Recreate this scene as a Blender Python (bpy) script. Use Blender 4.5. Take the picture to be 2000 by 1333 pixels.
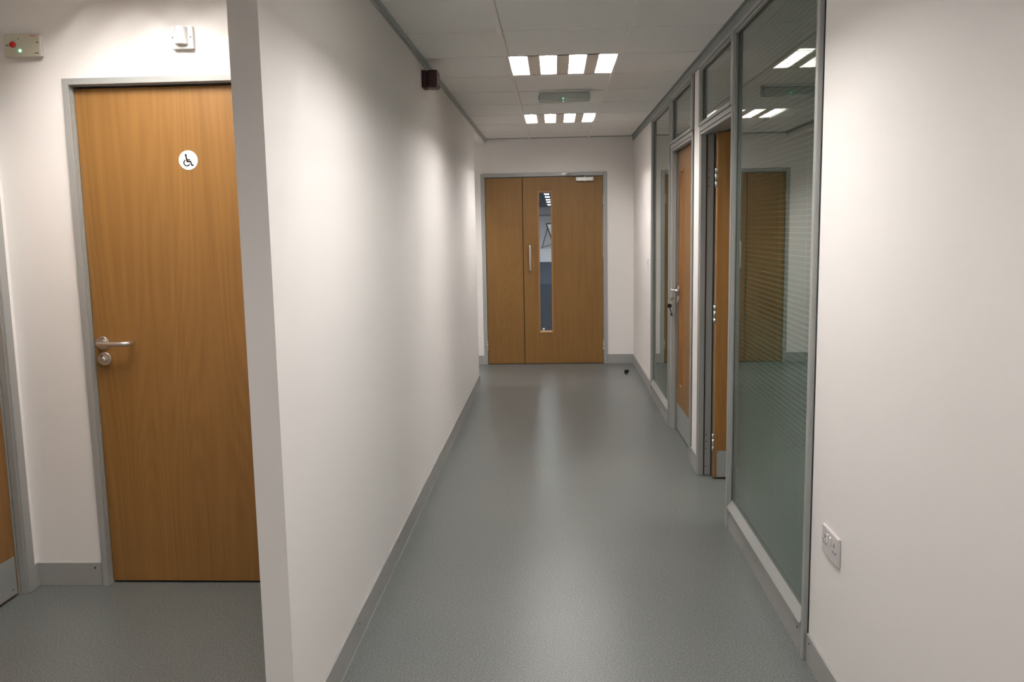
import bpy, bmesh, math, random
from mathutils import Vector, Matrix
random.seed(7)
for o in list(bpy.data.objects): bpy.data.objects.remove(o)
S = bpy.context.scene
COL = S.collection

# ------------------------------------------------------------ camera
F_PX, YAW, PITCH, ROLL, EYE = 1683.5, math.radians(-2.9043), math.radians(7.4639), math.radians(-1.0362), 1.4207
fw = Vector((math.sin(YAW)*math.cos(PITCH), math.cos(YAW)*math.cos(PITCH), -math.sin(PITCH)))
r0 = Vector((math.cos(YAW), -math.sin(YAW), 0)); u0 = r0.cross(fw)
rt = r0*math.cos(ROLL)+u0*math.sin(ROLL); up = -r0*math.sin(ROLL)+u0*math.cos(ROLL)
cd = bpy.data.cameras.new('camera'); cam = bpy.data.objects.new('camera', cd); COL.objects.link(cam)
cd.sensor_width = 36; cd.lens = F_PX*36/2000; cd.clip_start = .02; cd.clip_end = 200
cam.matrix_world = Matrix(((rt.x, up.x, -fw.x, 0), (rt.y, up.y, -fw.y, 0), (rt.z, up.z, -fw.z, EYE), (0, 0, 0, 1)))
S.camera = cam

# ------------------------------------------------------------ world, exposure
W = bpy.data.worlds.new('world'); S.world = W; W.use_nodes = True
W.node_tree.nodes['Background'].inputs[0].default_value = (.6, .75, 1, 1)
W.node_tree.nodes['Background'].inputs[1].default_value = .02
S.view_settings.view_transform = 'Standard'; S.view_settings.look = 'None'
S.view_settings.gamma = 1; S.view_settings.use_curve_mapping = False
S.view_settings.exposure = 0.0
LAMP = 218.0           # radiance of the fluorescent cells in the corridor
LAMP_COL = (1.0, .962, .938)

# ------------------------------------------------------------ materials
def new_mat(name):
    m = bpy.data.materials.new(name); m.use_nodes = True
    return m, m.node_tree, m.node_tree.nodes['Principled BSDF']
def N(t, kind, **kw):
    n = t.nodes.new(kind)
    for k, v in kw.items():
        if k.startswith('_'): setattr(n, k[1:], v)
        else: n.inputs[k.replace('__', ' ')].default_value = v
    return n
def flat(name, col, rough=.5, metal=0, spec=.5, bump=0, bscale=200, var=0, vscale=3):
    m, t, b = new_mat(name)
    b.inputs['Base Color'].default_value = (*col, 1); b.inputs['Roughness'].default_value = rough
    b.inputs['Metallic'].default_value = metal; b.inputs['Specular IOR Level'].default_value = spec
    tc = N(t, 'ShaderNodeTexCoord')
    if var:
        n = N(t, 'ShaderNodeTexNoise', Scale=vscale, Detail=4); t.links.new(tc.outputs['Object'], n.inputs['Vector'])
        mx = N(t, 'ShaderNodeMix', _data_type='RGBA')
        mx.inputs[6].default_value = (*[c*(1-var) for c in col], 1); mx.inputs[7].default_value = (*[min(1, c*(1+var)) for c in col], 1)
        t.links.new(n.outputs['Fac'], mx.inputs[0]); t.links.new(mx.outputs[2], b.inputs['Base Color'])
    if bump:
        n = N(t, 'ShaderNodeTexNoise', Scale=bscale, Detail=3); t.links.new(tc.outputs['Object'], n.inputs['Vector'])
        bp = N(t, 'ShaderNodeBump', Strength=bump, Distance=.001); t.links.new(n.outputs['Fac'], bp.inputs['Height'])
        t.links.new(bp.outputs['Normal'], b.inputs['Normal'])
    return m
def emit(name, col, s):
    m, t, b = new_mat(name)
    b.inputs['Base Color'].default_value = (*col, 1)
    b.inputs['Emission Color'].default_value = (*col, 1); b.inputs['Emission Strength'].default_value = s
    return m
M = {}
M['paint'] = flat('wall_paint', (.86, .825, .795), .7, spec=.25, bump=.15, bscale=60, var=.012, vscale=1.5)
M['paint_end'] = M['paint']
M['tile'] = flat('ceiling_tile', (.90, .875, .845), .9, spec=.1, bump=.6, bscale=260, var=.05, vscale=90)
M['tbar'] = flat('white_grid_bar', (.90, .86, .82), .4)
M['alu'] = flat('grey_aluminium', (.36, .364, .348), .4, metal=.15)
M['trimgrey'] = flat('grey_trim', (.26, .28, .265), .5)
M['trimlight'] = flat('light_grey_trim', (.46, .48, .455), .5)
M['skirt'] = flat('grey_skirting', (.335, .33, .315), .42, var=.03, vscale=6)
M['steel'] = flat('satin_steel', (.70, .68, .65), .3, metal=1)
M['hinge'] = flat('hinge_steel', (.55, .58, .57), .35, metal=.9)
M['screw'] = flat('dark_screw', (.03, .03, .03), .4)
M['gap'] = flat('dark_gap', (.02, .025, .025), .8)
M['plastic'] = flat('white_plastic', (.80, .79, .77), .3)
M['socketp'] = flat('socket_plastic', (.66, .61, .605), .35)
M['ivory'] = flat('greenish_ivory_panel', (.50, .48, .38), .45)
M['red'] = flat('dark_red_plastic', (.030, .003, .002), .55)
M['redbtn'] = flat('red_button', (.45, .01, .012), .3)
M['black'] = flat('black_plastic', (.006, .006, .006), .35)
M['sign'] = flat('white_sign', (.92, .91, .89), .3)
M['slat'] = flat('blind_slat', (.60, .62, .57), .45)
M['cord'] = flat('blind_cord', (.75, .73, .66), .7)
M['kick'] = flat('kick_plate', (.38, .40, .39), .35, metal=.35)
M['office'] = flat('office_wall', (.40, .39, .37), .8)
M['officewhite'] = flat('far_wall_paint', (.74, .74, .76), .8)
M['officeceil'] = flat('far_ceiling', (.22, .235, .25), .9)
M['carpet'] = flat('blue_carpet', (.008, .028, .055), .95, spec=.1, bump=.5, bscale=300, var=.3, vscale=25)
M['board'] = flat('whiteboard', (.85, .85, .85), .3)
M['cell'] = emit('fluorescent_cell', LAMP_COL, LAMP)
M['cell_left'] = emit('fluorescent_cell_lobby', (1, .955, .915), LAMP*1.0)
M['cell_dim'] = emit('fluorescent_cell_office', (1, .96, .91), LAMP*1.0)
M['cell_far'] = emit('fluorescent_cell_far', (.95, .98, 1), 45)
M['reflector'] = flat('lamp_reflector', (.78, .77, .75), .5)
M['louvre'] = flat('lamp_body', (.86, .77, .68), .5)
M['led'] = emit('green_led', (.15, 1, .45), 6)
M['led2'] = emit('green_led_small', (.2, 1, .4), 2.5)

def wood(name, light=(.30, .150, .041), dark=(.175, .080, .019), rough=.42):
    m, t, b = new_mat(name); L = t.links
    tc = N(t, 'ShaderNodeTexCoord')
    def noise(scale, detail=4, rg=.5, dist=0):
        mp = N(t, 'ShaderNodeMapping'); mp.inputs['Scale'].default_value = scale
        L.new(tc.outputs['Object'], mp.inputs['Vector'])
        n = N(t, 'ShaderNodeTexNoise', Scale=1, Detail=detail, Roughness=rg, Distortion=dist)
        L.new(mp.outputs['Vector'], n.inputs['Vector']); return n
    fine = noise((170, 170, 2.2), 5, .6); mid = noise((22, 22, .6), 4, .55); broad = noise((2.6, 2.6, .28), 2, .5)
    # cathedral figure: contour lines of a stretched field
    k = N(t, 'ShaderNodeMath', _operation='MULTIPLY'); L.new(broad.outputs['Fac'], k.inputs[0]); k.inputs[1].default_value = 210
    s = N(t, 'ShaderNodeMath', _operation='SINE'); L.new(k.outputs[0], s.inputs[0])
    def mul(a, f):
        q = N(t, 'ShaderNodeMath', _operation='MULTIPLY'); L.new(a, q.inputs[0]); q.inputs[1].default_value = f; return q.outputs[0]
    def add(a, c):
        q = N(t, 'ShaderNodeMath', _operation='ADD'); L.new(a, q.inputs[0])
        if isinstance(c, float): q.inputs[1].default_value = c
        else: L.new(c, q.inputs[1])
        return q.outputs[0]
    v = add(add(add(mul(fine.outputs['Fac'], .75), mul(mid.outputs['Fac'], .75)), mul(s.outputs[0], .085)), add(mul(broad.outputs['Fac'], .5), -.5))
    mx = N(t, 'ShaderNodeMix', _data_type='RGBA', _clamp_factor=True)
    mx.inputs[6].default_value = (*dark, 1); mx.inputs[7].default_value = (*light, 1)
    L.new(v, mx.inputs[0]); L.new(mx.outputs[2], b.inputs['Base Color'])
    b.inputs['Roughness'].default_value = rough; b.inputs['Specular IOR Level'].default_value = .4
    bp = N(t, 'ShaderNodeBump', Strength=.12, Distance=.0006); L.new(fine.outputs['Fac'], bp.inputs['Height']); L.new(bp.outputs['Normal'], b.inputs['Normal'])
    return m
M['wood'] = wood('beech_veneer')
M['wood_end'] = wood('beech_veneer_end', (.235, .120, .030), (.16, .078, .017), .5)
M['lip'] = flat('wood_lipping', (.30, .14, .045), .5)
M['liplight'] = flat('pale_sill_wood', (.68, .50, .32), .5)

def floor_mat():
    m, t, b = new_mat('speckled_vinyl'); L = t.links
    tc = N(t, 'ShaderNodeTexCoord')
    n1 = N(t, 'ShaderNodeTexNoise', Scale=170, Detail=3, Roughness=.8); L.new(tc.outputs['Object'], n1.inputs['Vector'])
    cr = N(t, 'ShaderNodeValToRGB'); L.new(n1.outputs['Fac'], cr.inputs[0])
    e = cr.color_ramp.elements; e[0].position = .34; e[0].color = (.060, .068, .068, 1); e[1].position = .66; e[1].color = (.235, .247, .240, 1)
    q = cr.color_ramp.elements.new(.5); q.color = (.128, .137, .134, 1)
    n2 = N(t, 'ShaderNodeTexNoise', Scale=1.6, Detail=4); L.new(tc.outputs['Object'], n2.inputs['Vector'])
    cr2 = N(t, 'ShaderNodeValToRGB'); L.new(n2.outputs['Fac'], cr2.inputs[0])
    cr2.color_ramp.elements[0].position = .3; cr2.color_ramp.elements[0].color = (.9, .92, .92, 1)
    cr2.color_ramp.elements[1].position = .7; cr2.color_ramp.elements[1].color = (1, .99, .97, 1)
    mx = N(t, 'ShaderNodeMix', _data_type='RGBA', _blend_type='MULTIPLY'); mx.inputs[0].default_value = 1
    L.new(cr.outputs[0], mx.inputs[6]); L.new(cr2.outputs[0], mx.inputs[7])
    # sparse pale scuffs and flecks
    v = N(t, 'ShaderNodeTexVoronoi', Scale=2.2, Randomness=1); L.new(tc.outputs['Object'], v.inputs['Vector'])
    lt = N(t, 'ShaderNodeMath', _operation='LESS_THAN'); lt.inputs[1].default_value = .0085; L.new(v.outputs['Distance'], lt.inputs[0])
    mx2 = N(t, 'ShaderNodeMix', _data_type='RGBA'); L.new(lt.outputs[0], mx2.inputs[0]); L.new(mx.outputs[2], mx2.inputs[6]); mx2.inputs[7].default_value = (.5, .5, .48, 1)
    L.new(mx2.outputs[2], b.inputs['Base Color'])
    b.inputs['Roughness'].default_value = .33; b.inputs['Specular IOR Level'].default_value = .5
    bp = N(t, 'ShaderNodeBump', Strength=.14, Distance=.0008); L.new(n1.outputs['Fac'], bp.inputs['Height']); L.new(bp.outputs['Normal'], b.inputs['Normal'])
    return m
M['floor'] = floor_mat()

def glass_mat(name, tint=(.55, .67, .64)):
    # architectural pane: clear tinted transmission plus angle-dependent mirror reflection
    m, t, b = new_mat(name); t.nodes.remove(b); L = t.links
    out = [n for n in t.nodes if n.type == 'OUTPUT_MATERIAL'][0]
    lw = N(t, 'ShaderNodeLayerWeight', Blend=.5)
    p = N(t, 'ShaderNodeMath', _operation='POWER'); L.new(lw.outputs['Facing'], p.inputs[0]); p.inputs[1].default_value = 4.2
    ma = N(t, 'ShaderNodeMath', _operation='MULTIPLY_ADD'); L.new(p.outputs[0], ma.inputs[0]); ma.inputs[1].default_value = .93; ma.inputs[2].default_value = .07
    tr = N(t, 'ShaderNodeBsdfTransparent', Color=(*tint, 1)); gl = N(t, 'ShaderNodeBsdfGlossy', Roughness=0, Color=(1, .985, .96, 1))
    ms = N(t, 'ShaderNodeMixShader'); L.new(ma.outputs[0], ms.inputs[0]); L.new(tr.outputs[0], ms.inputs[1]); L.new(gl.outputs[0], ms.inputs[2])
    L.new(ms.outputs[0], out.inputs['Surface'])
    return m
M['glass'] = glass_mat('tinted_pane'); M['clear'] = glass_mat('clear_pane', (.93, .96, .97))
def prism_mat():
    m, t, b = new_mat('frosted_diffuser')
    b.inputs['Base Color'].default_value = (.60, .66, .63, 1); b.inputs['Roughness'].default_value = .25
    b.inputs['Transmission Weight'].default_value = .2; b.inputs['IOR'].default_value = 1.3
    return m
M['prism'] = prism_mat()

# ------------------------------------------------------------ builders
class B:
    def __init__(s): s.bm = bmesh.new()
    def box(s, x0, x1, y0, y1, z0, z1, bev=0):
        bm = s.bm
        v = [bm.verts.new(p) for p in ((x0, y0, z0), (x1, y0, z0), (x1, y1, z0), (x0, y1, z0), (x0, y0, z1), (x1, y0, z1), (x1, y1, z1), (x0, y1, z1))]
        fs = [bm.faces.new([v[i] for i in f]) for f in ((0, 3, 2, 1), (4, 5, 6, 7), (0, 1, 5, 4), (1, 2, 6, 5), (2, 3, 7, 6), (3, 0, 4, 7))]
        if bev:
            es = list({e for f in fs for e in f.edges})
            bmesh.ops.bevel(bm, geom=es, offset=bev, segments=2, affect='EDGES', profile=.5)
        return s
    def quad(s, *ps):
        s.bm.faces.new([s.bm.verts.new(p) for p in ps]); return s
    def tube(s, pts, r, n=12, cap=True):
        pts = [Vector(p) for p in pts]; rings = []
        ref = None
        for i, p in enumerate(pts):
            d = (pts[min(i+1, len(pts)-1)]-pts[max(i-1, 0)]).normalized()
            if ref is None: ref = d.orthogonal().normalized()
            ref = (ref-d*ref.dot(d)).normalized(); b2 = d.cross(ref)
            rr = r[i] if isinstance(r, (list, tuple)) else r
            rings.append([s.bm.verts.new(p+ref*math.cos(a*2*math.pi/n)*rr+b2*math.sin(a*2*math.pi/n)*rr) for a in range(n)])
        for a, b_ in zip(rings, rings[1:]):
            for i in range(n):
                f = s.bm.faces.new((a[i], a[(i+1) % n], b_[(i+1) % n], b_[i])); f.smooth = True
        if cap:
            s.bm.faces.new(list(reversed(rings[0]))); s.bm.faces.new(rings[-1])
        return s
    def lathe(s, o, ax, prof, n=28):
        # prof: list of (distance along the axis, radius)
        o = Vector(o); ax = Vector(ax).normalized(); e1 = ax.orthogonal().normalized(); e2 = ax.cross(e1); rings = []
        for d, r in prof:
            rings.append([s.bm.verts.new(o+ax*d+(e1*math.cos(2*math.pi*i/n)+e2*math.sin(2*math.pi*i/n))*max(r, 1e-5)) for i in range(n)])
        for a, b_ in zip(rings, rings[1:]):
            for i in range(n): s.bm.faces.new((a[i], a[(i+1) % n], b_[(i+1) % n], b_[i]))
        s.bm.faces.new(list(reversed(rings[0]))); s.bm.faces.new(rings[-1])
        return s
    def prism(s, prof, a0, a1, ax):
        # prof: closed list of 2-D points, extruded from a0 to a1 along axis ax
        def P(a, q):
            l = [q[0], q[1]]; l.insert(ax, a); return l
        r1 = [s.bm.verts.new(P(a0, q)) for q in prof]; r2 = [s.bm.verts.new(P(a1, q)) for q in prof]; n = len(prof)
        for i in range(n): s.bm.faces.new((r1[i], r1[(i+1) % n], r2[(i+1) % n], r2[i]))
        s.bm.faces.new(list(reversed(r1))); s.bm.faces.new(r2)
        return s
    def obj(s, name, mat, parent=None, loc=(0, 0, 0)):
        bmesh.ops.recalc_face_normals(s.bm, faces=s.bm.faces)
        me = bpy.data.meshes.new(name); s.bm.to_mesh(me); s.bm.free()
        if isinstance(mat, str): mat = M[mat]
        me.materials.append(mat)
        o = bpy.data.objects.new(name, me); COL.objects.link(o); o.location = loc
        if parent: o.parent = parent
        return o
def bx(name, mat, x0, x1, y0, y1, z0, z1, parent=None, bev=0):
    return B().box(x0, x1, y0, y1, z0, z1, bev).obj(name, mat, parent)
def tag(o, label=None, cat=None, group=None, kind=None):
    if label: o['label'] = label
    if cat: o['category'] = cat
    if group: o['group'] = group
    if kind: o['kind'] = kind
    return o
def empty(name, loc=(0, 0, 0), **kw):
    o = bpy.data.objects.new(name, None); COL.objects.link(o); o.location = loc; o.empty_display_size = .1
    return tag(o, **kw)
def rel(root):
    # children are built in world coordinates: undo the root's offset
    for c in root.children: c.location = Vector(c.location)-root.location
def struct(o, label, cat): return tag(o, label, cat, kind='structure')

XL, XR, H, YE = -.70, .812, 2.3251, 8.946       # corridor planes
YC, YN, WT = 7.756, 2.11, .075                  # left partition: far end, near end, thickness
XLOB, YWC = -2.132, 3.288                       # lobby side wall and toilet-door wall
YB = -4.0                                       # wall behind the camera
XO = 4.2                                        # far side of the office
FS = .045                                       # face width of frames
OX = XR+.10                                     # office side of the right partition

# ------------------------------------------------------------ floor and walls
fl = bx('floor', 'floor', -3.6, XO+.1, YB-.1, YE+.06, -.08, 0)
struct(fl, 'grey speckled vinyl floor of the corridor and the lobby', 'floor')

struct(B().box(XL-WT, XL, YN, YC, 0, H+.05).obj('wall_left', 'paint'), 'white partition wall along the left of the corridor, its narrow end facing the camera', 'wall')
struct(bx('wall_left_header', 'paint', XL-WT, XL, YC, YE, H-.038, H+.05), 'shallow white header over the side passage beyond the left wall', 'wall')
b = B()
b.box(XR, OX, YB, 2.700, 0, H+.05)
b.box(XR, OX, 4.878, 5.113, 0, H+.05)
b.box(XR, OX, 7.205, YE+.1, 0, H+.05)
struct(b.obj('wall_right', 'paint'), 'white right-hand wall around the glazed office partition', 'wall')
# end wall with the opening of the double door
ex0, ex1, ez = -.745, .541, 1.974
b = B(); b.box(-3.6, ex0, YE, YE+.12, 0, H+.05); b.box(ex1, XR, YE, YE+.12, 0, H+.05); b.box(ex0, ex1, YE, YE+.12, ez, H+.05)
struct(b.obj('wall_end', 'paint'), 'white wall at the far end of the corridor, holding the double door', 'wall')
# toilet-door wall
wx0, wx1, wz = -1.852, -.93, 2.011
b = B(); b.box(XLOB-.1, wx0, YWC, YWC+.1, 0, H+.05); b.box(wx1, XL-WT, YWC, YWC+.1, 0, H+.05); b.box(wx0, wx1, YWC, YWC+.1, wz, H+.05)
struct(b.obj('wall_lobby', 'paint'), 'white lobby wall holding the accessible toilet door', 'wall')
ly0, ly1, lz = 2.25, 3.25, 2.014
b = B(); b.box(XLOB-.1, XLOB, YB, ly0, 0, H+.05); b.box(XLOB-.1, XLOB, ly1, YWC, 0, H+.05); b.box(XLOB-.1, XLOB, ly0, ly1, lz, H+.05)
struct(b.obj('wall_lobby_side', 'paint'), 'white wall at the far left edge of the lobby', 'wall')
struct(bx('wall_back', 'paint', XLOB-.1, XR, YB-.1, YB, 0, H+.05), 'white wall behind the camera', 'wall')
b = B(); b.box(-3.6, -3.5, YWC+.1, YE, 0, H+.05); b.box(-3.5, XL-WT, YC-.6, YC-.5, 0, H+.05)
struct(b.obj('wall_passage', 'paint'), 'white walls of the side passage behind the left partition', 'wall')
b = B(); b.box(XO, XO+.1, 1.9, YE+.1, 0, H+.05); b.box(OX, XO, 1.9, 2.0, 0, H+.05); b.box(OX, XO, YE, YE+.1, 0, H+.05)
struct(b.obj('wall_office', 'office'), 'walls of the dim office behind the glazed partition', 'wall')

# ------------------------------------------------------------ suspended ceiling
ce = empty('ceiling'); struct(ce, 'suspended ceiling of square pale tiles in a white grid', 'ceiling')
bx('ceiling_slab', 'tile', -3.6, XO+.1, YB-.1, YE+.1, H+.07, H+.12, ce)
R0, T0, TS = -.242, 4.125, .6
LIGHTS = {}
def cell_key(i, j): return (i, j)
FIX = [(0, 1), (0, 5), (0, -3), (0, -7), (0, -11), (-3, 6)]
xcols = [R0+TS*i for i in range(-6, 8)]
full = None
HOLES = [(-1.40, 2.70), (2.0, 3.90)]      # lights set off the grid, out of view
def in_hole(x0, x1, y0, y1): return any(x1 > hx-.30 and x0 < hx+.30 and y1 > hy-.30 and y0 < hy+.30 for hx, hy in HOLES)
x_edges_l, x_edges_r = -3.5, XO
for i in range(-6, 8):
    for j in range(-14, 8):
        x0, y0 = R0+TS*i, T0+TS*j; x1, y1 = x0+TS, y0+TS
        if (i, j) in FIX: continue
        if x1 <= XLOB and y1 < YWC: continue
        a0, a1, c0, c1 = max(x0+.012, -3.5), min(x1-.012, XO), max(y0+.012, YB), min(y1-.012, YE)
        if a1-a0 < .03 or c1-c0 < .03: continue
        if in_hole(x0, x1, y0, y1): continue
        if abs(a1-a0-.576) < 1e-4 and abs(c1-c0-.576) < 1e-4:
            if full is None:
                full = B().box(-.288, .288, -.288, .288, 0, .012, .0025).obj('ceiling_tile', 'tile', ce, (x0+.3, y0+.3, H)); continue
            o = full.copy(); COL.objects.link(o); o.location = (x0+.3, y0+.3, H)
        else:
            B().box(a0, a1, c0, c1, 0, .012).obj('ceiling_tile', 'tile', ce, (0, 0, H))
# grid: long runners and short cross tees
for i in range(-5, 8):
    x = R0+TS*i
    hit = [hy for hx, hy in HOLES if abs(hx-x) < .31]
    for ya, yb in ([(YB, hit[0]-.30), (hit[0]+.30, YE)] if hit else [(YB, YE)]):
        B().box(-.012, .012, ya, yb, 0, .03).obj('grid_runner', 'tbar', ce, (x, 0, H-.006))
tee = None
for j in range(-13, 8):
    y = T0+TS*j
    for i in range(-6, 8):
        x = R0+TS*i
        if x+TS > XO or in_hole(x, x+TS, y-.012, y+.012): continue
        if tee is None:
            tee = B().box(.0125, TS-.0125, -.012, .012, 0, .022).obj('cross_tee', 'tbar', ce, (x, y, H+.003)); continue
        o = tee.copy(); COL.objects.link(o); o.location = (x, y, H+.003)

# shadow trims round the ceiling
def trim(n, label, *boxes, mat='trimlight'):
    b = B()
    for q in boxes: b.box(*q)
    struct(b.obj('trim_%d' % n, mat), label, 'trim')
trim(1, 'grey angle trim between the left wall and the ceiling', (XL, XL+.022, YN, YE, H-.004, H+.0), (XL, XL+.003, YN, YE, H-.022, H))
trim(2, 'grey head channel along the top of the right wall', (XR-.012, XR+.01, YB, YE, H-.047, H), (XR-.026, XR-.012, YB, YE, H-.004, H), mat='trimgrey')
trim(3, 'thin grey trim between the end wall and the ceiling', (XL+.022, XR-.026, YE-.014, YE, H-.006, H))
trim(4, 'grey angle trim above the toilet door wall', (XLOB, XL-WT, YWC-.022, YWC, H-.004, H), (XLOB, XLOB+.022, YB, YWC-.022, H-.004, H))
trim(5, 'black line of the floor joint under the left skirting', (XL+.008, XL+.0105, YN, YC, 0, .0012), mat='trimgrey')

# ------------------------------------------------------------ modular ceiling lights
BLADE = []
def light_fixture(i, j, label, cellmat):
    x0, y0 = R0+TS*i+.012, T0+TS*j+.012; w = TS-.024; D = .058
    t = empty('ceiling_light', (x0+w/2, y0+w/2, H), label=label, cat='ceiling light', group='square four-cell ceiling lights')
    b = B()
    bands = [(.004, .097), (.163, .255), (.323, .415), (.481, .572)]   # the four open cells
    prev = 0
    for a, c in bands:
        b.box(-w/2+prev, -w/2+a, -w/2, w/2, .001, .012)
        prev = c
    b.box(-w/2+prev, w/2, -w/2, w/2, .001, .012)
    b.box(-w/2, w/2, -w/2, -w/2+.010, .001, .012); b.box(-w/2, w/2, w/2-.010, w/2, .001, .012)
    b.box(-w/2, w/2, -w/2, w/2, D+.004, D+.009)
    b.obj('body', 'louvre', t)
    for a, c in bands:
        xa, xb = -w/2+a, -w/2+c
        q = B()
        q.quad((xa, -w/2+.010, .002), (xa, w/2-.010, .002), (xa+.006, w/2-.04, D), (xa+.006, -w/2+.04, D))
        q.quad((xb, -w/2+.010, .002), (xb, w/2-.010, .002), (xb-.006, w/2-.04, D), (xb-.006, -w/2+.04, D))
        for sgn in (-1, 1):   # curved end reflectors
            pr = None
            for k in range(7):
                u = k/6; yy = sgn*(w/2-.010-.035*(1-math.cos(u*math.pi/2))); zz = .002+(D-.002)*math.sin(u*math.pi/2)
                cur = (yy, zz)
                if pr: q.quad((xa+.003, pr[0], pr[1]), (xb-.003, pr[0], pr[1]), (xb-.003, cur[0], cur[1]), (xa+.003, cur[0], cur[1]))
                pr = cur
        q.obj('reflector', 'reflector', t)
        q = B().quad((xa+.006, -w/2+.03, D-.002), (xa+.006, w/2-.03, D-.002), (xb-.006, w/2-.03, D-.002), (xb-.006, -w/2+.03, D-.002)).obj('reflector', 'reflector', t)
        for q_ in range(6):
            yb = -w/2+.01+(w-.02)*(q_+1)/7
            if BLADE: o_ = BLADE[0].copy(); COL.objects.link(o_); o_.parent = t
            else: o_ = B().box(-.0425, .0425, -.0006, .0006, .002, .009).obj('louvre_blade', 'reflector', t); BLADE.append(o_)
            o_.location = ((xa+xb)/2, yb, 0)
        xm = (xa+xb)/2; B().tube([(xm, -w/2+.046, .042), (xm, w/2-.046, .042)], .0085, 8).obj('lamp_tube', cellmat, t)
    return t
light_fixture(0, 1, 'square four-cell ceiling light nearer the camera, in front of the emergency light', 'cell')
light_fixture(0, 5, 'square four-cell ceiling light farther off, nearest the double door', 'cell')
light_fixture(0, -3, 'square four-cell ceiling light out of view above the near end of the left wall', 'cell')
light_fixture(0, -7, 'square four-cell ceiling light just behind the camera', 'cell')
light_fixture(0, -11, 'square four-cell ceiling light far behind the camera', 'cell')
ll = light_fixture(-2, -3, 'square four-cell ceiling light over the lobby before the toilet door', 'cell_left')
ll.location = (-1.40, 2.70, H-.006)
light_fixture(-3, 6, 'square four-cell ceiling light in the side passage', 'cell')
lo = light_fixture(4, 0, 'square four-cell ceiling light in the dim office', 'cell_dim')
lo.location = (2.0, 3.90, H-.006); lo.rotation_euler.z = math.pi/2

# ------------------------------------------------------------ skirtings
def screw(parent, p, ax, r=.0035):
    B().lathe(p, ax, [(0, r), (.0012, r)], 8).obj('screw', 'screw', parent)
SK = .097
g = empty('baseboard_left'); struct(g, 'grey flat skirting board along the left wall, joined halfway', 'skirting')
for a, c in ((YN, 4.716), (4.722, YC)):
    B().box(XL, XL+.008, a, c, 0, SK, .0012).obj('skirting_board', 'skirt', g)
for y, z in ((2.82, .063), (4.69, .085), (4.69, .03), (4.75, .085), (4.75, .03), (5.22, .07), (5.65, .07), (6.05, .07), (4.28, .075), (7.70, .085), (7.70, .03), (3.6, .07)):
    screw(g, (XL+.008, y, z), (1, 0, 0))
bx('end_board', 'skirt', XL-WT-.006, XL+.008, YN-.008, YN, 0, SK, g); bx('end_board', 'skirt', XL-WT-.006, XL+.008, YC, YC+.008, 0, SK, g)
g = empty('baseboard_right'); struct(g, 'grey flat skirting boards along the right wall and below its windows', 'skirting')
for a, c in ((YB, 2.698), (4.88, 5.112), (7.207, YE-.008)):
    B().box(XR-.008, XR, a, c, 0, SK, .0012).obj('skirting_board', 'skirt', g)
for a, c in ((2.752, 3.943), (6.112, 7.158)):
    B().box(XR-.012, XR+.02, a, c, 0, .092, .0012).obj('skirting_board', 'skirt', g)
for y, z in ((3.92, .083), (3.40, .062), (2.79, .072), (3.62, .02), (6.9, .06), (6.3, .06)): screw(g, (XR-.012, y, z), (-1, 0, 0))
for y, z in ((2.665, .077), (5.09, .08)): screw(g, (XR-.008, y, z), (-1, 0, 0))
g = empty('baseboard_end'); struct(g, 'grey flat skirting boards on the end wall either side of the double door', 'skirting')
B().box(-3.4, -.748, YE-.008, YE, 0, SK, .0012).obj('skirting_board', 'skirt', g); B().box(.544, XR, YE-.008, YE, 0, SK, .0012).obj('skirting_board', 'skirt', g)
screw(g, (-.78, YE-.008, .085), (0, -1, 0))
g = empty('baseboard_lobby'); struct(g, 'grey flat skirting board left of the toilet door', 'skirting')
B().box(XLOB+.008, -1.858, YWC-.008, YWC, 0, SK, .0012).obj('skirting_board', 'skirt', g)
B().box(XLOB, XLOB+.008, 3.252, YWC, 0, SK, .0012).obj('skirting_board', 'skirt', g)
B().box(XLOB, XLOB+.008, YB, 2.248, 0, SK, .0012).obj('skirting_board', 'skirt', g)
screw(g, (-1.886, YWC-.008, .076), (0, -1, 0), .0045)

# ------------------------------------------------------------ hardware shared by doors
def arc(c, e1, e2, r, a0, a1, n=6):
    c, e1, e2 = Vector(c), Vector(e1), Vector(e2)
    return [c+e1*r*math.cos(a0+(a1-a0)*k/n)+e2*r*math.sin(a0+(a1-a0)*k/n) for k in range(n+1)]
def lever_handle(parent, p, out, along, L=.118, mat='steel', drop=0):
    """round rose, neck and a lever that turns back towards the door; p on the door face"""
    p, out, along = Vector(p), Vector(out), Vector(along)
    h = B().lathe(p, out, [(0, .026), (.006, .026), (.008, .0245), (.008, .012)]).obj('lever_handle', mat, parent)
    n = .05; r = .0095; c = .014
    pts = [p+out*.006, p+out*(n-c)]
    pts += arc(p+out*(n-c)+along*c, -along, out, c, 0, math.pi/2, 5)[1:]
    pts += [p+out*n+along*(L-.03)]
    pts += arc(p+out*(n-.030)+along*(L-.03), out, along, .030, 0, math.pi/2, 6)[1:]
    pts += [p+out*(.012)+along*L]
    B().tube(pts, r, 14).obj('lever', mat, h)
    return h
def knuckles(parent, x, y, z, mat='hinge', r=.0065, L=.1):
    h = B()
    for a, c in ((0, .028), (.030, .070), (.072, .1)): h.tube([(x, y, z+a), (x, y, z+c)], r, 10)
    return h.obj('hinge', mat, parent)

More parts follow.
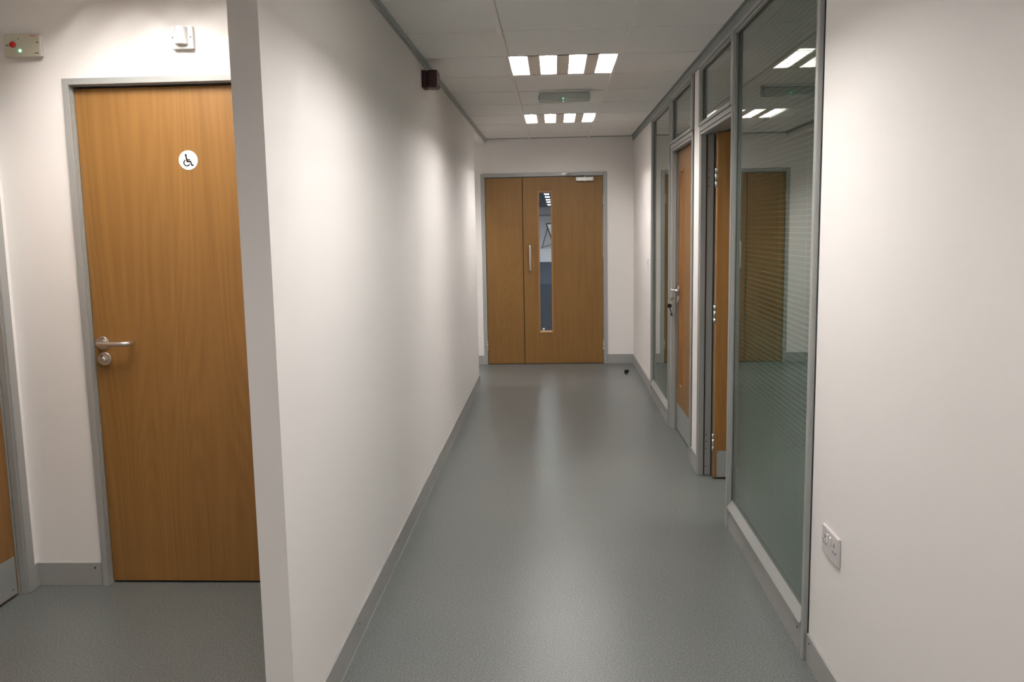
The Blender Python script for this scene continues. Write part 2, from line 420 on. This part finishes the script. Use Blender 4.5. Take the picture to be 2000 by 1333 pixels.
# ------------------------------------------------------------ door_1: closed door in the right partition
def partition_frame(parent, y0, y1, top, leftface=True):
    """aluminium door frame in the right partition; clear opening y0..y1, up to z=top"""
    for nm, a, c, s in (('frame_jamb', y0-FS, y0, -1), ('frame_jamb', y1, y1+FS, 1)):
        b = B()
        o0, o1, i0, i1 = (a, c-.019, c-.0165, c) if s < 0 else (a+.019, c, a, a+.0165)
        b.box(XR-.012, XR+.022, o0, o1, 0, top+FS, .003); b.box(XR-.009, XR+.022, i0, i1, 0, top, .003); b.box(XR-.004, XR+.022, a+.001, c-.001, 0, top+.02)
        l0, l1 = (a+.004, c-.010) if s < 0 else (a+.010, c-.004)
        b.box(XR+.020, OX+.006, l0, l1, 0, top+.03)
        b.obj(nm, 'alu', parent)
    b = B(); b.box(XR-.012, XR+.022, y0-.019, y1+.019, top+.019, top+FS, .003); b.box(XR-.009, XR+.022, y0-.0165, y1+.0165, top, top+.0165, .003); b.box(XR-.004, XR+.022, y0, y1, top+.001, top+FS-.002)
    b.box(XR+.020, OX+.006, y0-.01, y1+.01, top+.010, top+FS)
    b.obj('frame_head', 'alu', parent)
D1a, D1b, DT = 5.163, 5.985, 1.915
d = empty('door_1', (XR, (D1a+D1b)/2, 0)); struct(d, 'closed wooden office door with a narrow glass slot, keys in its lock', 'door')
partition_frame(d, D1a, D1b, DT)
LX = .846
s0, s1, sz0, sz1 = 5.735, 5.862, .335, 1.772       # glazed slot
b = B()
b.box(LX, LX+.044, D1a+.002, s0-.004, .008, DT-.002); b.box(LX, LX+.044, s1+.004, D1b-.002, .008, DT-.002)
b.box(LX, LX+.044, s0-.004, s1+.004, .008, sz0-.004); b.box(LX, LX+.044, s0-.004, s1+.004, sz1+.004, DT-.002)
lf = b.obj('door_leaf', 'wood', d)
b = B(); bw = .012
b.box(LX-.006, LX+.05, s0-bw, s0, sz0-bw, sz1+bw); b.box(LX-.006, LX+.05, s1, s1+bw, sz0-bw, sz1+bw)
b.box(LX-.006, LX+.05, s0, s1, sz0-bw, sz0); b.box(LX-.006, LX+.05, s0, s1, sz1, sz1+bw)
b.obj('glazing_bead', 'lip', lf)
bx('vision_glass', 'clear', LX+.02, LX+.026, s0, s1, sz0, sz1, lf)
bx('kick_plate', 'kick', LX-.0015, LX, D1a+.006, D1b-.006, .010, .190, lf)
lever_handle(d, (LX, 5.935, .985), (-1, 0, 0), (0, -1, 0), .115)
B().lathe((LX, 5.935, .918), (-1, 0, 0), [(0, .0255), (.008, .0255), (.010, .024)]).obj('lock_rose', 'steel', d)
rel(d)
# keys hanging from the lock
k = empty('bunch_of_keys', (LX-.01, 5.935, .915), label='two dark keys on a small ring hanging from the lock of the closed office door', cat='keys')
b = B().tube([(LX-.008, 5.935, .918), (LX-.032, 5.935, .918)], .0025, 8); b.lathe((LX-.046, 5.935, .918), (0, 1, 0), [(-.0015, .014), (.0015, .014)], 16); b.obj('key', 'steel', k)
rg = arc((LX-.056, 5.937, .900), (1, 0, 0), (0, 0, 1), .013, 0, 2*math.pi, 18); B().tube(rg, .0012, 6, False).obj('key_ring', 'steel', k)
b = B().lathe((LX-.062, 5.936, .873), (0, 1, 0), [(-.004, .016), (.004, .016)], 8)
b.tube([(LX-.060, 5.936, .862), (LX-.044, 5.936, .806)], .0035, 8)
b.box(LX-.056, LX-.044, 5.934, 5.938, .806, .818); b.obj('key', 'black', k)
rel(k)

# ------------------------------------------------------------ door_2: office door standing open
D2a, D2b = 4.033, 4.832
d = empty('door_2', (XR, (D2a+D2b)/2, 0)); struct(d, 'wooden office door standing open into the dim office', 'door')
partition_frame(d, D2a, D2b, 1.905)
ly = 4.757
B().box(XR+.022, XR+.029, D2b+.005, D2b+.0098, 0, 1.905).box(XR+.064, XR+.070, D2b+.004, D2b+.0098, 0, 1.905).obj('seal_and_gap_strip', 'gap', d)  # dark seal line, and a black strip standing for shade in the hinge gap
lf = bx('door_leaf', 'wood', .884, .884+.79, ly, ly+.044, .008, 1.91, d, .0008)
bx('lipping', 'lip', .8815, .884, ly, ly+.044, .008, 1.91, lf)
kp = bx('kick_plate', 'kick', .896, 1.66, ly-.0015, ly, .012, .162, lf)
for x, z in ((.903, .020), (.903, .154)): screw(lf, (x, ly-.0015, z), (0, -1, 0), .0025)
for z in (1.62, .88, .16): knuckles(d, .874, ly+.002, z)
for z in (1.72, 1.675, 1.63, .235, .195, .155, .05): screw(d, (.850, D2b+.010, z), (0, -1, 0), .0035)
lever_handle(d, (.884+.73, ly, .985), (0, -1, 0), (-1, 0, 0)); rel(d)

# ------------------------------------------------------------ door_3: double door at the end
d = empty('door_3', (-.1, YE, 0)); struct(d, 'wooden double door at the end of the corridor with a tall glass slot and pull handle', 'door')
for a, c in ((-.747, -.707), (.503, .543)):
    B().box(a, c, YE-.012, YE+.03, 0, 1.976, .003).obj('frame_jamb', 'alu', d)
    q = (c-.004, c) if c < 0 else (a, a+.004)
B().box(-.707, .503, YE-.012, YE+.03, 1.938, 1.976, .003).obj('frame_head', 'alu', d)
b = B(); b.box(-.7465, -.72, YE+.045, YE+.11, 0, 1.95); b.box(.516, .5405, YE+.045, YE+.11, 0, 1.95); b.box(-.72, .516, YE+.045, YE+.11, 1.938, 1.97); b.obj('frame_lining', 'alu', d)
bx('leaf_gap', 'gap', -.711, .507, YE+.034, YE+.036, .001, 1.942, d)
# holes for the vision panel in the gap strip are avoided by splitting it
gobj = [c for c in d.children if c.name.startswith('leaf_gap')][0]; bpy.data.objects.remove(gobj)
ey = YE-.002
B().box(-.704, -.3245, ey, ey+.044, .008, 1.931, .001).obj('door_leaf', 'wood_end', d)
e0, e1, f0, f1 = -.1515, -.031, .340, 1.776
b = B(); b.box(-.3175, e0-.004, ey, ey+.044, .008, 1.931); b.box(e1+.004, .499, ey, ey+.044, .008, 1.931); b.box(e0-.004, e1+.004, ey, ey+.044, .008, f0-.004); b.box(e0-.004, e1+.004, ey, ey+.044, f1+.004, 1.931)
lf = b.obj('door_leaf', 'wood_end', d)
b = B(); bw = .016
b.box(e0-bw, e0, ey-.007, ey+.05, f0-bw, f1+bw, .001); b.box(e1, e1+bw, ey-.007, ey+.05, f0-bw, f1+bw, .001); b.box(e0, e1, ey-.007, ey+.05, f1, f1+bw, .001)
b.box(e0, e1, ey-.007, ey+.05, f0-bw, f0); b.obj('glazing_bead', 'lip', lf)
bx('bead_sill', 'liplight', e0, e1, ey-.004, ey+.012, f0, f0+.012, lf)
bx('vision_glass', 'clear', e0, e1, ey+.02, ey+.026, f0, f1, lf)
bx('glass_sticker', 'sign', -.130, -.110, ey+.0185, ey+.020, .360, .378, lf)
bx('underdoor_light_stop', 'gap', -.705, .50, ey+.004, ey+.05, 0, .0075, d)  # dark strip added to stop far-office light leaking under the leaves
bx('astragal', 'gap', -.3245, -.3175, ey+.018, ey+.03, .008, 1.931, d)
# pull handle
hx, h0, h1 = -.249, .985, 1.245; r = .0105
pts = [(hx, ey, h0), (hx, ey-.045, h0)]+[tuple(v) for v in arc((hx, ey-.045, h0+.015), (0, 0, -1), (0, -1, 0), .015, 0, math.pi/2, 4)[1:]]
pts += [tuple(v) for v in arc((hx, ey-.045, h1-.015), (0, -1, 0), (0, 0, 1), .015, 0, math.pi/2, 4)]+[(hx, ey, h1)]
B().tube(pts, r, 12).obj('pull_handle', 'steel', d)
# overhead closer
c = B().box(.235, .400, ey-.045, ey, 1.882, 1.924, .006).obj('door_closer', 'steel', d)
B().box(.228, .236, ey-.047, ey, 1.880, 1.926, .002).box(.399, .407, ey-.047, ey, 1.880, 1.926, .002).obj('end_cap', 'hinge', c)
B().tube([(.315, ey-.022, 1.872), (.315, ey-.022, 1.884)], .013, 12).tube([(.315, ey-.022, 1.922), (.315, ey-.022, 1.940)], .009, 12).obj('spindle', 'steel', c)
B().tube([(.315, ey-.022, 1.938), (.210, ey-.10, 1.952)], .0055, 8).tube([(.210, ey-.10, 1.952), (.12, ey-.012, 1.957)], .0045, 8).obj('closer_arm', 'hinge', c)
B().tube([(.210, ey-.10, 1.938), (.210, ey-.10, 1.966)], .009, 12).obj('elbow_joint', 'steel', c)
B().box(.085, .140, YE-.018, YE-.012, 1.950, 1.968).obj('arm_bracket', 'hinge', c)
for z in (1.645, .145):
    knuckles(d, .503, ey-.006, z, 'hinge', .0065); knuckles(d, -.709, ey-.006, z, 'hinge', .0065)
bx('screw', 'screw', -.316, -.312, ey-.001, ey, 1.91, 1.915, d)
rel(d)

# ------------------------------------------------------------ door_4: accessible toilet door
d = empty('door_4', (-1.4, YWC, 0)); struct(d, 'large wooden toilet door with a wheelchair sign and a lever handle', 'door')
fa, fb = -1.851, -.931; wt = 1.988
b = B(); b.box(fa-.003, fa+.022, YWC-.016, YWC-.002, 0, wt+.024, .002); b.box(fa, fa+.0195, YWC-.002, YWC+.004, 0, wt+.02); b.box(fa, fa+.0225, YWC+.004, YWC+.009, 0, wt+.02); b.box(fa, fa+.020, YWC+.009, YWC+.013, 0, wt+.02); b.box(fa, fa+.0225, YWC+.013, YWC+.02, 0, wt+.018); b.box(fa, fa+.0195, YWC+.02, YWC+.1, 0, wt+.015)
b.obj('frame_jamb', 'alu', d)
b = B(); b.box(fb-.024, fb+.003, YWC-.016, YWC+.01, 0, wt+.024, .002); b.box(fb-.036, fb, YWC+.006, YWC+.1, 0, wt+.02)
b.obj('frame_jamb', 'alu', d)
b = B(); b.box(fa+.022, fb-.024, YWC-.016, YWC-.002, wt, wt+.024, .002); b.box(fa+.020, fb-.03, YWC-.002, YWC+.004, wt+.002, wt+.02); b.box(fa+.0225, fb-.036, YWC+.004, YWC+.012, wt-.003, wt+.018); b.box(fa+.020, fb-.036, YWC+.012, YWC+.1, wt-.002, wt+.015)
b.obj('frame_head', 'alu', d)
wy = YWC+.024
lf = bx('door_leaf', 'wood', fa+.022, fb-.040, wy, wy+.044, .009, wt-.009, d, .0008)
lever_handle(d, (-1.795, wy, .998), (0, -1, 0), (1, 0, 0), .125)
q = B().lathe((-1.791, wy, .934), (0, -1, 0), [(0, .0275), (.007, .0275), (.009, .026)]).obj('lock_rose', 'steel', d)
B().lathe((-1.791, wy-.009, .934), (0, -1, 0), [(0, .0105), (.010, .0105), (.014, .006)]).obj('release_knob', 'steel', q)
bx('coin_slot', 'screw', -1.803, -1.797, wy-.0098, wy-.009, .943, .949, q)
rel(d)
# wheelchair sign
sg = empty('toilet_sign', (-1.401, wy, 1.702), label='round white sign with a black wheelchair symbol on the toilet door', cat='sign')
B().lathe((-1.401, wy, 1.702), (0, -1, 0), [(0, .0372), (.0015, .0372), (.002, .0365)], 48).obj('disc', 'sign', sg)
def SP(u, v): return (-1.401+(u-632)/16.66/512*1.0, wy-.0026, 1.702-(v-705)/16.66/512*1.0)
def flat_stroke(b, pts, w):
    P = [Vector((p[0], p[2])) for p in pts]
    for a, c in zip(P, P[1:]):
        d_ = (c-a).normalized(); n_ = Vector((-d_.y, d_.x))*w/2; a2, c2 = a-d_*w*.3, c+d_*w*.3
        y = pts[0][1]
        b.prism([(a2.x+n_.x, a2.y+n_.y), (c2.x+n_.x, c2.y+n_.y), (c2.x-n_.x, c2.y-n_.y), (a2.x-n_.x, a2.y-n_.y)], y, y+.0006, 1)
b = B(); w = .0056
flat_stroke(b, [SP(562, 545), SP(600, 748), SP(705, 748), SP(752, 872), SP(795, 872)], w)
flat_stroke(b, [SP(590, 690), SP(685, 690)], w*.8)
cx, cz, rr = 583, 790, 97
flat_stroke(b, [SP(cx+rr*math.cos(math.radians(a)), cz+rr*math.sin(math.radians(a))) for a in range(30, 241, 14)], w*.75)
hp = SP(563, 538); b.lathe((hp[0], hp[1]+.0006, hp[2]), (0, -1, 0), [(0, .0040), (.0006, .0040)], 20)
b.obj('wheelchair_symbol', 'black', sg)
for u, v in ((366, 725), (883, 700)):
    p = SP(u, v); B().lathe((p[0], wy-.002, p[2]), (0, -1, 0), [(0, .0022), (.0006, .0022)], 10).obj('screw', 'hinge', sg)
rel(sg)

# ------------------------------------------------------------ door_5: lobby side door
d = empty('door_5', (XLOB, 2.75, 0)); struct(d, 'wooden door at the left edge of the picture with a grey kick plate', 'door')
for a, c, s in ((3.205, 3.25, 1), (2.25, 2.295, -1)):
    b = B(); b.box(XLOB-.002, XLOB+.014, a, c, 0, 2.012, .003)
    i0, i1 = (a-.012, c-.004) if s > 0 else (a+.004, c+.012)
    b.box(XLOB-.02, XLOB+.004, a-.006 if s > 0 else a+.002, c-.002 if s > 0 else c+.006, 0, 2.0); b.box(XLOB-.1, XLOB-.024, i0, i1, 0, 2.0)
    b.box(XLOB-.03, XLOB-.02, a, c-.003, 0, 2.0)
    b.obj('frame_jamb', 'alu', d)
B().box(XLOB-.05, XLOB+.014, 2.295, 3.205, 1.975, 2.012, .003).obj('frame_head', 'alu', d)
lf = bx('door_leaf', 'wood', XLOB-.068, XLOB-.024, 2.300, 3.188, .008, 1.972, d)
bx('kick_plate', 'kick', XLOB-.024, XLOB-.0225, 2.306, 3.180, .012, .165, lf)
screw(lf, (XLOB-.0225, 3.155, .035), (1, 0, 0), .003)
lever_handle(d, (XLOB-.024, 2.37, .99), (1, 0, 0), (0, 1, 0)); rel(d)

# ------------------------------------------------------------ glazed partition
def blind(parent, y0, y1, z0, z1, xs, cords):
    h = bx('venetian_blind', 'slat', xs-.012, xs+.012, y0+.004, y1-.004, z1-.022, z1-.002, parent)
    n = int((z1-.03-z0-.012)/.0198); W_ = .0082
    me = None
    for k in range(n):
        z = z1-.034-k*.0198
        if me is None:
            b = B(); a = math.radians(7); pts = []
            for u in (-1, -.5, 0, .5, 1): pts.append((u*W_*math.cos(a), u*W_*math.sin(a)+.0012*(1-u*u)))
            prof = pts+[(p[0], p[1]-.0004) for p in reversed(pts)]
            b.prism(prof, 0, 1, 1)
            # prism along y: profile is (x, z)
            o = b.obj('slat', 'slat', h); me = o.data; first = o
        else:
            o = first.copy(); COL.objects.link(o)
        o.location = (xs, y0+.006, z); o.scale = (1, y1-y0-.012, 1)
    bx('bottom_bar', 'slat', xs-.011, xs+.011, y0+.006, y1-.006, z0+.002, z0+.012, h)
    for cy in cords:
        b = B()
        b.box(xs-.0095, xs-.0088, cy-.0009, cy+.0009, z0+.01, z1-.02)
        b.obj('ladder_cord', 'cord', h)
    return h
def window(n, label, y0, y1, z0, z1, cords=(), faces=(True, True), sill=False, wide=(FS-.005, FS-.005), blinds=True):
    d = empty('window_%d' % n, (XR, (y0+y1)/2, z0)); struct(d, label, 'window')
    f0, f1 = wide; zin = z0+.012
    st = B().box(XR-.018, XR+.003, y0, y0+f0-.014, 0 if sill else z0, z1, .003).box(XR-.013, XR+.003, y0+f0-.0115, y0+f0, zin, z1-.02, .003).box(XR-.006, XR+.003, y0+.002, y0+f0-.002, 0 if sill else z0, z1-.01); st.box(XR+.003, XR+.10, y0+.003, y0+f0-.006, z0, z1)
    st.obj('frame_stile', 'alu', d)
    st = B().box(XR-.018, XR+.003, y1-f1+.014, y1, 0 if sill else z0, z1, .003).box(XR-.013, XR+.003, y1-f1, y1-f1+.0115, zin, z1-.02, .003).box(XR-.006, XR+.003, y1-f1+.002, y1-.002, 0 if sill else z0, z1-.01); st.box(XR+.003, XR+.10, y1-f1+.006, y1-.003, z0, z1)
    st.obj('frame_stile', 'alu', d)
    a, c = y0+f0, y1-f1
    b = B(); b.box(XR-.018, XR+.003, a-.014, c+.014, z1-.0185, z1, .003); b.box(XR-.013, XR+.003, a, c, z1-.032, z1-.0205, .003); b.box(XR-.006, XR+.003, a, c, z1-.03, z1-.002); b.box(XR+.003, XR+.10, a-.006, c+.006, z1-.026, z1-.002); b.obj('frame_head', 'alu', d)
    if sill:   # bevelled bottom rail
        B().prism([(XR-.019, z0), (XR-.019, z0+.012), (XR+.003, z0+.044), (XR+.1, z0+.044), (XR+.1, z0)], a, c, 1).obj('bottom_rail', 'alu', d)
        zg0 = z0+.044
    else:
        b = B(); b.box(XR-.018, XR+.003, a, c, z0, z0+.018, .003); b.box(XR+.003, XR+.10, a-.006, c+.006, z0+.001, z0+.014); b.obj('bottom_rail', 'alu', d)
        zg0 = z0+.015
    zg1 = z1-.026
    bx('glass_pane', 'glass', XR+.004, XR+.009, a-.006, c+.006, zg0, zg1, d)
    bx('glass_pane', 'glass', XR+.060, XR+.065, a-.006, c+.006, zg0, zg1, d)
    if blinds: blind(d, a-.005, c+.005, zg0, zg1, XR+.034, cords)
    rel(d)
    return d
ZT = H-.047
window(1, 'tall office window nearest the camera, blinds between its panes, reflecting the corridor', 2.703, 3.984, .097, ZT, (2.93, 3.27, 3.74), sill=True, wide=(.042, .040))
window(2, 'tall narrow office window farthest from the camera, beyond the closed door', 6.074, 7.203, .097, ZT, (6.25, 6.65, 7.05), sill=True)
window(3, 'small window above the open office door', 3.988, 4.877, 1.952, ZT, (4.2, 4.65))
window(4, 'small window above the closed office door', 5.118, 6.030, 1.962, ZT, (5.3, 5.8))

gp = B()
for y in (2.701, 3.9855, 4.878, 5.1155, 6.0505, 7.205): gp.box(XR-.0035, XR+.002, y-.0014, y+.0014, 0, ZT)
for a, c, z in ((D2a-FS, D2b+FS, 1.951), (D1a-FS, D1b+FS, 1.961)): gp.box(XR-.010, XR+.002, a, c, z-.0014, z+.0012)
struct(gp.obj('trim_7', 'gap'), 'dark shadow joints between the window frames and the right wall', 'trim')
# ------------------------------------------------------------ small fixed things
# red sounder on the left wall
sy = 4.73
g = empty('fire_alarm_sounder', (XL, sy, 2.17), label='dark red square fire alarm sounder high on the left wall', cat='alarm')
B().box(XL, XL+.026, sy+.002, sy+.095, 2.1775, 2.2685, .002).obj('back_box', 'red', g)
B().box(XL+.0262, XL+.088, sy-.002, sy+.097, 2.176, 2.270, .012).obj('sounder_body', 'red', g)
b = B()
for q in range(4): b.box(XL+.088, XL+.0895, sy+.02, sy+.075, 2.197+q*.015, 2.202+q*.015)
b.obj('grille', 'black', g); rel(g)
# emergency light
ex, eyy = .078, 5.90
g = empty('emergency_light', (ex, eyy, H-.07), label='long frosted emergency light with a green indicator between the two ceiling lights', cat='emergency light')
B().box(ex-.168, ex+.168, eyy, eyy+.095, H-.014, H-.001, .002).obj('base_plate', 'plastic', g)
B().box(ex-.168, ex+.168, eyy+.004, eyy+.090, H-.068, H-.014, .007).obj('diffuser', 'prism', g)
for q in (-.170, .170): B().box(ex+q-.004, ex+q+.004, eyy+.014, eyy+.08, H-.062, H-.03, .003).obj('clip', 'hinge', g)
B().tube([(ex-.13, eyy+.05, H-.045), (ex+.13, eyy+.05, H-.045)], .008, 10).obj('tube', 'plastic', g)
for q in (-.14, .14): B().box(ex+q-.01, ex+q+.01, eyy+.03, eyy+.07, H-.062, H-.02).obj('tube_holder', 'hinge', g)
B().lathe((ex-.008, eyy+.0035, H-.054), (0, -1, 0), [(0, .0035), (.003, .003)], 12).obj('indicator', 'led2', g)
B().lathe((ex-.008, eyy+.03, H-.0685), (0, 0, -1), [(0, .003), (.002, .0025)], 12).obj('indicator', 'led2', g)
rel(g)
# assistance alarm panel
ay = YWC
g = empty('alarm_panel', (-2.003, ay, 2.14), label='ivory toilet alarm panel with a red button and a green light, top left', cat='alarm panel')
B().box(-2.070, -1.938, ay-.024, ay, 2.100, 2.180, .003).obj('back_box', 'plastic', g)
B().box(-2.0735, -1.9365, ay-.030, ay-.024, 2.0975, 2.1825, .002).obj('front_plate', 'ivory', g)
py_ = ay-.030
B().lathe((-2.038, py_, 2.143), (0, -1, 0), [(0, .0108), (.005, .0105), (.007, .008)], 24).obj('button', 'redbtn', g)
B().lathe((-2.0125, py_, 2.121), (0, -1, 0), [(0, .005), (.003, .004)], 16).obj('indicator', 'led', g)
for x, z in ((-2.061, 2.141), (-1.944, 2.149)): B().lathe((x, py_, z), (0, -1, 0), [(0, .003), (.001, .003)], 10).obj('screw', 'screw', g)
b = B()
for q in range(3): b.box(-1.998, -1.983, py_-.0004, py_, 2.138+q*.006, 2.140+q*.006)
b.obj('speaker_slot', 'hinge', g)
B().box(-1.972, -1.948, py_-.0004, py_, 2.172, 2.1745).obj('red_printing', 'redbtn', g)
B().prism([(-2.0185, 2.162), (-2.0135, 2.162), (-2.016, 2.167)], py_-.0004, py_, 1).obj('triangle_mark', 'screw', g)
b = B()
for q in range(4): b.box(-1.9565+q*.0038, -1.9535+q*.0038, py_-.0004, py_, 2.1085, 2.1125)
b.obj('maker_mark', 'screw', g); rel(g); g.location += Vector((.018, 0, -.006))
# call sounder above the toilet door
g = empty('call_sounder', (-1.389, ay, 2.15), label='white square plate with a half-round call sounder above the toilet door', cat='sounder')
B().box(-1.429, -1.349, ay-.016, ay, 2.112, 2.193, .003).obj('back_box', 'plastic', g)
B().box(-1.431, -1.3475, ay-.024, ay-.016, 2.1105, 2.1945, .003).obj('front_plate', 'plastic', g)
pr = [(-1.389+.0235*math.cos(a), ay-.024-.030*math.sin(a)) for a in [math.pi*k/16 for k in range(17)]]
B().prism(pr, 2.126, 2.187, 2).obj('half_round_cowl', 'plastic', g)
for x in (-1.423, -1.3555): B().lathe((x, ay-.024, 2.152), (0, -1, 0), [(0, .0028), (.0008, .0028)], 10).obj('screw', 'screw', g)
rel(g); g.location += Vector((.013, 0, -.005))
# double socket on the right wall
g = empty('double_socket', (XR, 2.49, .475), label='white double power socket low on the near right wall', cat='socket')
sy0, sy1, sz0, sz1 = 2.417, 2.563, .432, .518
B().box(XR-.010, XR, sy0, sy1, sz0, sz1, .0035).obj('face_plate', 'socketp', g)
fx = XR-.010
for yy in (2.477, 2.503): B().box(fx-.005, fx, yy-.006, yy+.006, .478, .503, .0015).obj('switch_rocker', 'plastic', g)
for cy in (2.449, 2.532):
    b = B(); b.box(fx-.0004, fx, cy-.0025, cy+.0025, .482, .491); b.box(fx-.0004, fx, cy-.012, cy-.006, .463, .4675); b.box(fx-.0004, fx, cy+.006, cy+.012, .463, .4675)
    b.obj('pin_hole', 'black', g)
for yy in (2.428, 2.552): B().lathe((fx, yy, .470), (-1, 0, 0), [(0, .0028), (.0004, .0028)], 10).obj('screw', 'screw', g)
rel(g)
# light switch near the end
g = empty('light_switch', (XR, 7.57, 1.09), label='white light switch on the right wall beyond the farthest window', cat='switch')
B().box(XR-.010, XR, 7.525, 7.611, 1.050, 1.136, .003).obj('face_plate', 'plastic', g)
B().box(XR-.014, XR-.010, 7.556, 7.580, 1.078, 1.108, .001).obj('switch_rocker', 'plastic', g); rel(g)
# black door stop lying on the floor
g = empty('door_stop', (.69, 8.33, 0), label='small black door stop on the floor near the end of the corridor', cat='door stop')
B().box(.668, .712, 8.30, 8.345, 0, .036, .006).obj('rubber_block', 'black', g)
B().box(.70, .715, 8.295, 8.31, .0, .012, .002).obj('fixing_tab', 'hinge', g); rel(g)

# ------------------------------------------------------------ open-plan office beyond the double door
YF = 39.0
b = bx('floor_beyond', 'carpet', -8, 5, YE+.06, YF, -.08, -.001); struct(b, 'blue carpet seen through the slot of the double door', 'floor')
b = bx('ceiling_beyond', 'officeceil', -8, 5, YE+.12, YF, H+.01, H+.11); struct(b, 'grey ceiling of the large office beyond the double door', 'ceiling')
b = B(); b.box(-8, 5, YF, YF+.1, 0, H+.1); b.box(-8.1, -8, YE+.12, YF, 0, H+.1); b.box(5, 5.1, YE+.12, YF, 0, H+.1)
struct(b.obj('wall_beyond', 'officewhite'), 'pale walls of the large office beyond the double door', 'wall')
struct(bx('trim_6', 'trimgrey', -8, 5, YF-.03, YF, 1.93, 2.0), 'grey rail across the far wall of the large office', 'trim')
struct(bx('baseboard_beyond', 'trimgrey', -8, 5, YF-.03, YF, 0, .12), 'grey skirting of the far office wall', 'skirting')
def far_light(x, y, hw, hl, src=None):
    if src is None:
        t = empty('office_ceiling_light', (x, y, H))
        B().box(-hw-.02, hw+.02, -hl-.02, hl+.02, .002, .010).obj('frame', 'tbar', t)
        B().box(-hw, hw, -hl, hl, -.004, .002).obj('diffuser', 'cell_far', t)
        return t
    t = src.copy(); COL.objects.link(t); t.location = (x, y, H)
    for c in src.children: q = c.copy(); COL.objects.link(q); q.parent = t
    return t
for hw, hl, xs, lab, grp in ((.055, .29, (-.19,), 'narrow bright ceiling light of the large office, seen through the door slot', 'narrow lights of the large office'),
                             (.3, .6, (-4.4, 3.2), 'unseen wide light panel added to brighten the large office, beside the row seen through the door slot', 'added wide lights of the large office')):  # wide rows stay out of sight, added to brighten the office beyond
    src = None
    for y in (12.4, 17.0, 21.6, 23.9, 26.2, 28.8, 31.4, 35.0):
        for x in xs:
            q = far_light(x, y, hw, hl, src); src = src or q
            tag(q, lab, 'ceiling light', grp)
# low white cabinet and flip-chart easel at the far end
g = empty('low_cabinet', (-.1, 36.2, 0), label='low white cabinet far off behind the double door, under the easel', cat='cabinet')
B().box(-.95, .9, 35.9, 36.6, .0, .50, .01).obj('cabinet_body', 'officewhite', g); bx('cabinet_top', 'board', -.97, .92, 35.88, 36.62, .50, .53, g)
for x in (-.02, ): bx('door_line', 'gap', x-.006, x+.006, 35.885, 35.9, .03, .48, g)
rel(g)
g = empty('flip_chart_easel', (-.1, 36.1, .53), label='black easel with a white board, seen through the door slot', cat='easel')
ya = 36.05
B().tube([(-.32, ya, 1.58), (-.03, ya-.05, .72)], .028, 8).obj('front_leg', 'black', g); B().tube([(.36, ya, 1.58), (.12, ya-.05, .72)], .028, 8).obj('front_leg', 'black', g)
B().tube([(-.27, ya+.06, 1.40), (-.52, ya+.2, .552)], .018, 8).obj('side_leg', 'black', g); B().tube([(.32, ya+.06, 1.40), (.56, ya+.2, .552)], .018, 8).obj('side_leg', 'black', g)
B().tube([(-.50, ya+.18, .60), (.0, ya+.18, .74)], .014, 8).obj('brace', 'black', g)
B().tube([(-.33, ya, 1.58), (.37, ya, 1.58)], .03, 8).obj('top_bar', 'black', g)
for q in (-.03, .12): B().tube([(q, ya-.05, .73), (q, ya-.05, .540)], .02, 8).obj('foot', 'black', g)
B().prism([(-.28, 1.55), (.33, 1.55), (.12, .80), (-.03, .80)], ya-.02, ya+.01, 1).obj('board', 'board', g); rel(g)
